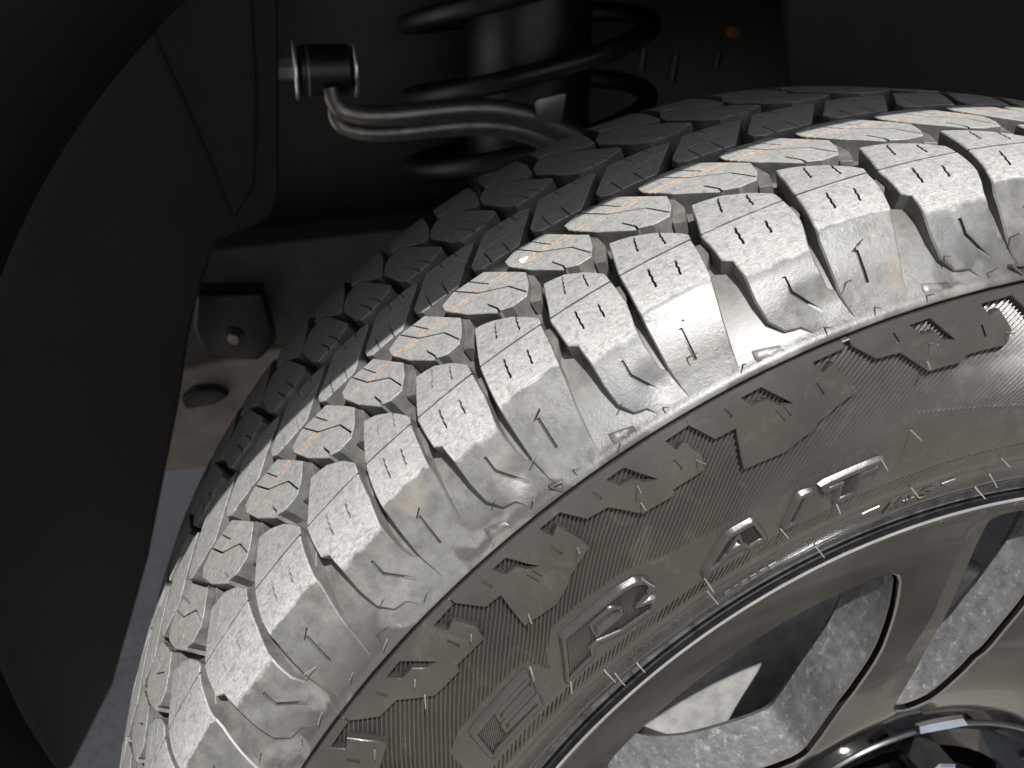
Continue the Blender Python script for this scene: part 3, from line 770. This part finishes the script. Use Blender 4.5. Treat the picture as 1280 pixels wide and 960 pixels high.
def window_walls(ring, dep):
    R_ = np.array(ring); n_ = len(R_); y0 = face_y(R_[:, 0], R_[:, 1])
    t_ = np.roll(R_, -1, 0) - np.roll(R_, 1, 0); t_ /= np.hypot(*t_.T)[:, None]; nn = np.c_[-t_[:, 1], t_[:, 0]]
    if np.sum(nn * (R_.mean(0) - R_)) < 0: nn = -nn
    lay = []
    for dy, ins in ((0, 0), (.0006, .0009), (.0030, .0019), (.0042, .0020), (dep * .55, .0026), (dep, .0046), (dep + .004, .0022)):
        q = R_ + nn * ins
        lay.append(np.c_[q[:, 0], y0 + dy, q[:, 1]])
    mi = np.repeat([3, 0, 1, 2, 2, 2], n_)
    return np.vstack(lay), grid_faces(7, n_, True), mi
for i, wn in enumerate(wins):
    V, F, mi = window_walls(wn, .031 if i % 2 == 0 else .024)
    mesh_obj('spoke_side', V, F, SPK, rim, True, 30, mats=[MACH, CHAM, SPK, EDGE], midx=mi)
# hub with a stepped black centre
revolve('hub_ring', [(.1185, YF + .0205), (.1176, YF + .0192), (.1164, YF + .0193), (.1145, YF + .0225), (.1110, YF + .0265), (.1075, YF + .0280), (.1055, YF + .0295), (.1045, YF + .0400)], BLK_GLOSS, rim, 160, 30)
revolve('hub_face', [(.1055, YF + .036), (.100, YF + .037), (.088, YF + .0370), (.0865, YF + .034), (.078, YF + .012), (.076, YF + .0105), (.050, YF + .0085)], MACH, rim, 160, 30)
revolve('centre_cap', [(.050, YF + .0095), (.0495, YF + .006), (.047, YF + .004), (.002, YF + .002)], BLK_GLOSS, rim, 100, 30)
for k in range(6):
    d = 60 * k + 1
    x, z = pol(.0955, d)
    V, F = cyl((x, YF + .024, z), (0, 1, 0), .0098, .032, 6, .12); mesh_obj('lug_nut', V, F, CHROME, rim, True, 30)
    # flat pocket floor at the root of each slot, tilted up and outward
    def pk(r, d_): return pol(r, d_ + 60 * k)
    Vp = []
    for (r, d_), yy in (((.1195, 6.0), -.0900), ((.1195, -7.0), -.0900), ((.1275, -4.0), -.0850), ((.1290, 2.0), -.0845), ((.1275, 5.5), -.0850)):
        x, z = pk(r, d_); Vp.append((x, yy, z))
    Vp2 = [(x, y + .006, z) for x, y, z in Vp]
    mesh_obj('slot_pocket', Vp + Vp2, [(0, 1, 2, 3, 4), (9, 8, 7, 6, 5)] + [(i, i + 5, (i + 1) % 5 + 5, (i + 1) % 5) for i in range(5)], CHROME, rim, False)

# ------------------------------------------------------------------ brake behind the wheel
brk = empty('brake_disc', (0, .0, 0)); tag(brk, 'round iron brake disc behind the wheel spokes', 'brake disc')
revolve('disc', [(.060, -.012), (.165, -.012), (.1665, -.010), (.1665, .012), (.165, .014), (.060, .014)], ROTORM, brk, 120)
revolve('disc_hat', [(.001, -.050), (.078, -.050), (.083, -.046), (.083, -.010)], ROTORM, brk, 80)
cal = empty('brake_caliper', (0, 0, 0)); tag(cal, 'cast brake caliper clamped over the disc edge inside the wheel', 'brake caliper')
def arc_block(r0, r1, y0, y1, d0, d1, n=14):
    V = []; 
    for d in np.linspace(d0, d1, n):
        for r, y in ((r0, y0), (r1, y0), (r1, y1), (r0, y1)):
            x, z = pol(r, d); V.append((x, y, z))
    F = grid_faces(n, 4, True)
    return V, F + [(3, 2, 1, 0), tuple((n - 1) * 4 + i for i in range(4))]
V, F = arc_block(.120, .196, -.045, .045, 58, 98); mesh_obj('caliper_body', V, F, IRON, cal, True, 30)
V, F = arc_block(.135, .180, -.052, -.0455, 64, 92); mesh_obj('caliper_bridge', V, F, ZINC, cal, True, 30)

# ------------------------------------------------------------------ setting
V = [(-60, -60, -.41), (60, -60, -.41), (60, 60, -.41), (-60, 60, -.41)]
g = mesh_obj('ground', V, [(0, 1, 2, 3)], GROUND, None, False); tag(g, kind='structure')

# the truck round the wheel: one thing with its fender, liner, rail and so on as parts
truck = empty('pickup_truck', (0, .8, -.41)); tag(truck, 'dark truck body around the tyre: black wheel arch liner, frame rail and fender', 'truck')
def part(name, V, F, material, ang=40): return mesh_obj(name, V, F, material, truck, True, ang)
LIPC = [(-112, .606), (-80, .612), (-55, .620), (-30, .632), (-4, .638), (0, .638), (6, .640), (9, .638), (13, .633), (17, .630), (20, .629), (23, .624), (26, .621), (29, .620), (32, .626), (36, .621), (50, .618), (80, .610), (112, .606)]
def lip_r(d): return float(np.interp(d, [a for a, b in LIPC], [b for a, b in LIPC]))
def arch(prof, d0, d1, n=90):
    """prof: (radius relative to the lip, y)"""
    ds_ = np.linspace(d0, d1, n); rl = np.convolve(np.pad([lip_r(d) for d in ds_], 4, 'edge'), np.ones(9) / 9, 'valid')
    V = [(*pol(r + q, d)[:1], y, pol(r + q, d)[1]) for r, y in prof for d, q in zip(ds_, rl)]
    return V, grid_faces(len(prof), n)
V, F = arch([(.012, -.188), (.002, -.197), (.0, -.200), (.002, -.204), (.012, -.209), (.050, -.214), (.085, -.216), (.092, -.208), (.094, -.19)], -112, 112)
fen = part('fender_flare', V, F, PLASTIC, 50)
n = 90; V = []
for d in np.linspace(-112, 112, n):
    x, z = pol(lip_r(d) + .088, d); V.append((x, -.204, z))
for d in np.linspace(-112, 112, n):
    x, z = pol(1, d); k = min(1.25 / max(abs(x), 1e-6), .89 / max(z, 1e-6) if z > 0 else 9e9, .85 / max(-z, 1e-6) * .4 if z < 0 else 9e9)
    V.append((x * k, -.184, z * k))
part('fender_panel', V, grid_faces(2, n), PAINT, 50)
V, F = box(-1.25, 1.25, -.186, 1.75, .842, .92, .02); part('hood', V, F, PAINT)
V, F = box(-.80, 1.6, .74, 1.2, .15, .80, .02); part('engine_bay', V, F, IRON)
V, F = box(1.02, 3.2, -.16, 1.75, -.15, .82, .03); part('cab_side', V, F, PAINT)

# wheel-arch liner
V, F = arch([(.010, -.190), (-.002, -.14), (-.012, -.06), (-.022, .0), (-.032, .08), (-.040, .16), (-.048, .24), (-.055, .298)], -113, 113, 120)
lin = part('wheel_arch_liner', V, F, PLASTIC)
def plate(poly, y0, y1, material, name, parent, rb=.004):
    bm = bmesh.new(); vs = [bm.verts.new((x, y0, z)) for x, z in poly]; f = bm.faces.new(vs)
    r = bmesh.ops.extrude_face_region(bm, geom=[f]); 
    for v in [e for e in r['geom'] if isinstance(e, bmesh.types.BMVert)]: v.co.y = y1
    bmesh.ops.recalc_face_normals(bm, faces=bm.faces[:])
    if rb: bmesh.ops.bevel(bm, geom=bm.edges[:], offset=rb, segments=3, affect='EDGES', profile=.5, clamp_overlap=True)
    bm.verts.index_update(); V = [v.co.copy() for v in bm.verts]; F = [tuple(v.index for v in f.verts) for f in bm.faces]; bm.free()
    return mesh_obj(name, V, F, material, parent, True, 40)
edgeL = [(-.286, .56), (-.286, .45), (-.2915, .385), (-.297, .325), (-.302, .309), (-.315, .300), (-.344, .291), (-.362, .25), (-.372, .221), (-.385, .170), (-.427, .034), (-.4725, -.085), (-.517, -.163)]
plate([(-.30, .60)] + edgeL + [(-.60, -.20), (-.60, .60)], .300, .312, PLASTIC, 'liner_wall', lin, .003)
plate([(.087, .62), (.087, .45), (.098, .39), (.12, .30), (.60, .28), (.60, .62)], .300, .312, PLASTIC, 'liner_wall', lin, .003)
plate([(-.60, .60), (.60, .60), (.60, .50), (-.60, .50)], .314, .322, PLASTIC, 'liner_wall', lin, .003)
plate([(-.300, .50), (-.305, .395), (-.313, .330), (-.330, .306), (-.340, .345), (-.352, .385), (-.366, .43), (-.372, .50)], .2945, .2995, PLASTIC, 'liner_rib', lin, .0045)

# upper control arm
ua = empty('control_arm', (-.16, .34, .37)); tag(ua, 'bare curved steel control arm above the tyre', 'control arm')
path = np.array([(-.253, .345, .388), (-.252, .344, .380), (-.246, .342, .3715), (-.230, .340, .3675), (-.205, .338, .3675), (-.180, .337, .3695), (-.155, .337, .3710), (-.130, .338, .3700), (-.105, .340, .3645), (-.085, .343, .3560), (-.06, .348, .345), (-.03, .356, .330)])
tt = np.linspace(0, 1, 60); ti = np.linspace(0, 1, len(path)); pth = np.c_[[np.interp(tt, ti, path[:, i]) for i in range(3)]].T
for _ in range(3): pth[1:-1] = (pth[:-2] + 2 * pth[1:-1] + pth[2:]) / 4
V, F = tube(pth + np.array([0, 0, .0016]), np.interp(tt, [0, .15, .6, 1], [.0055, .0072, .0086, .0105]), 14); mesh_obj('arm_flange', V, F, ARM, ua)
V, F = tube(pth + np.array([0, .004, -.0115]), np.interp(tt, [0, .15, .6, 1], [.003, .0058, .0072, .0095]), 14); mesh_obj('arm_web', V, F, ARM, ua)
bs = empty('arm_bushing', (-.255, .36, .40)); tag(bs, 'black round bushing with pale bolt head at the control arm pivot', 'bushing')
V, F = cyl((-.2555, .36, .401), (1, 0, 0), .0185, .040, 32, .15); mesh_obj('bushing_sleeve', V, F, IRON, bs)
for xx, rr_ in ((-.277, .0215), (-.268, .0195), (-.2335, .0205)):
    V, F = cyl((xx, .36, .401), (1, 0, 0), rr_, .0026, 32, .3); mesh_obj('washer', V, F, ZINC if xx != -.268 else ARM, bs)
V, F = cyl((-.2850, .36, .402), (1, 0, 0), .0080, .0135, 6, .15); mesh_obj('bolt_head', V, F, ZINC, bs)
tb = empty('bracket_tab', (-.09, .33, .372)); tag(tb, 'small grey triangular steel tab standing behind the control arm', 'bracket')
plate([(-.1015, .3765), (-.0985, .3795), (-.077, .3835), (-.0755, .3825), (-.079, .362), (-.098, .362)], .329, .3325, ARM, 'tab_plate', tb, .001)
# coil spring and shock
sp = empty('coil_spring', (-.05, .50, .30)); tag(sp, 'gloss black coil spring around the shock behind the tyre', 'spring')
q = np.linspace(-1.2, 2 * math.pi * 3.4, 320)
hel = np.c_[-.045 + .120 * np.cos(q), .565 + .120 * np.sin(q), .275 + q / (2 * math.pi) * .068]
hel[:, 2] += (hel[:, 0] + .045) * .16
V, F = tube(hel, .0095, 14); mesh_obj('coil', V, F, IRON, sp, True, 60)
V, F = cyl((-.045, .565, .40), (0, 0, 1), .062, .36, 40, .05); mesh_obj('shock_body', V, F, IRON, sp)
V, F = cyl((-.045, .565, .490), (0, 0, 1), .145, .016, 48, .3); mesh_obj('spring_seat', V, F, IRON, sp)
# brake line and small fittings on the right
bl = empty('brake_line', (.07, .45, .38)); tag(bl, 'thin dark brake lines with pale fittings behind the top of the tyre', 'brake line')
for i, (x, z, hh_) in enumerate(((.031, .398, .020), (.062, .390, .024), (.104, .395, .018))):
    V, F = cyl((x, .45, z), (0.1, 0, 1), .0035, hh_, 16, .2); mesh_obj('fitting', V, F, IRON, bl)
V, F = box(.113, .124, .448, .456, .416, .425, .002); mesh_obj('connector', V, F, AMBER, bl)
# frame rail, bracket, lower plate
fr = plate([(-.60, .178), (-.375, .204), (-.192, .214), (.60, .24), (.60, .07), (-.20, .093), (-.60, .085)], .62, .70, RAILM, 'frame_rail', truck, .004)
V, F = cyl((-.325, .618, .150), (0, 1, 0), .004, .006, 16); mesh_obj('hole_plug', V, F, IRON, fr)
bk = plate([(-.388, .176), (-.323, .172), (-.315, .120), (-.335, .100), (-.385, .108), (-.395, .14)], .555, .60, IRON, 'rail_bracket', truck, .004)
V, F = cyl((-.3565, .5535, .1285), (0, 1, 0), .0105, .003, 28, .3); mesh_obj('washer', V, F, IRON, bk)
V, F = cyl((-.3565, .550, .1285), (0.15, 1, 0.1), .0070, .008, 6, .2); mesh_obj('bolt_head', V, F, ARM, bk)
lp = plate([(-.62, -.056), (-.62, .02), (-.47, .045), (-.44, .064), (-.41, .070), (-.36, .080), (-.30, .088), (-.10, .09), (-.10, -.056)], .63, .70, TAN, 'lower_crossmember', truck, .006)
plate([(-.425, .040), (-.408, .052), (-.385, .050), (-.372, .041), (-.39, .031), (-.42, .028)], .612, .6295, IRON, 'crossmember_lug', lp, .003)
# the stone wedged in the groove
bm = bmesh.new(); bmesh.ops.create_icosphere(bm, subdivisions=3, radius=.0029)
for v in bm.verts:
    c = v.co * 900; v.co *= 1 + .13 * math.sin(c.x * 1.3 + 1) * math.cos(c.y * 1.1) + .08 * math.sin(c.z * 2.1); v.co.z *= .8
bm.verts.index_update(); V = np.array([tuple(v.co) for v in bm.verts]); F = [tuple(v.index for v in f.verts) for f in bm.faces]; bm.free()
c0 = T(6.80, 51.5, -1.6)
st = mesh_obj('pebble', V + c0, F, STONE, None, True, 25); tag(st, 'small pale yellow stone wedged between two tread blocks', 'stone')
print('pebble', c0, 'objects', len(bpy.data.objects), 'tris', sum(len(m.polygons) for m in bpy.data.meshes))
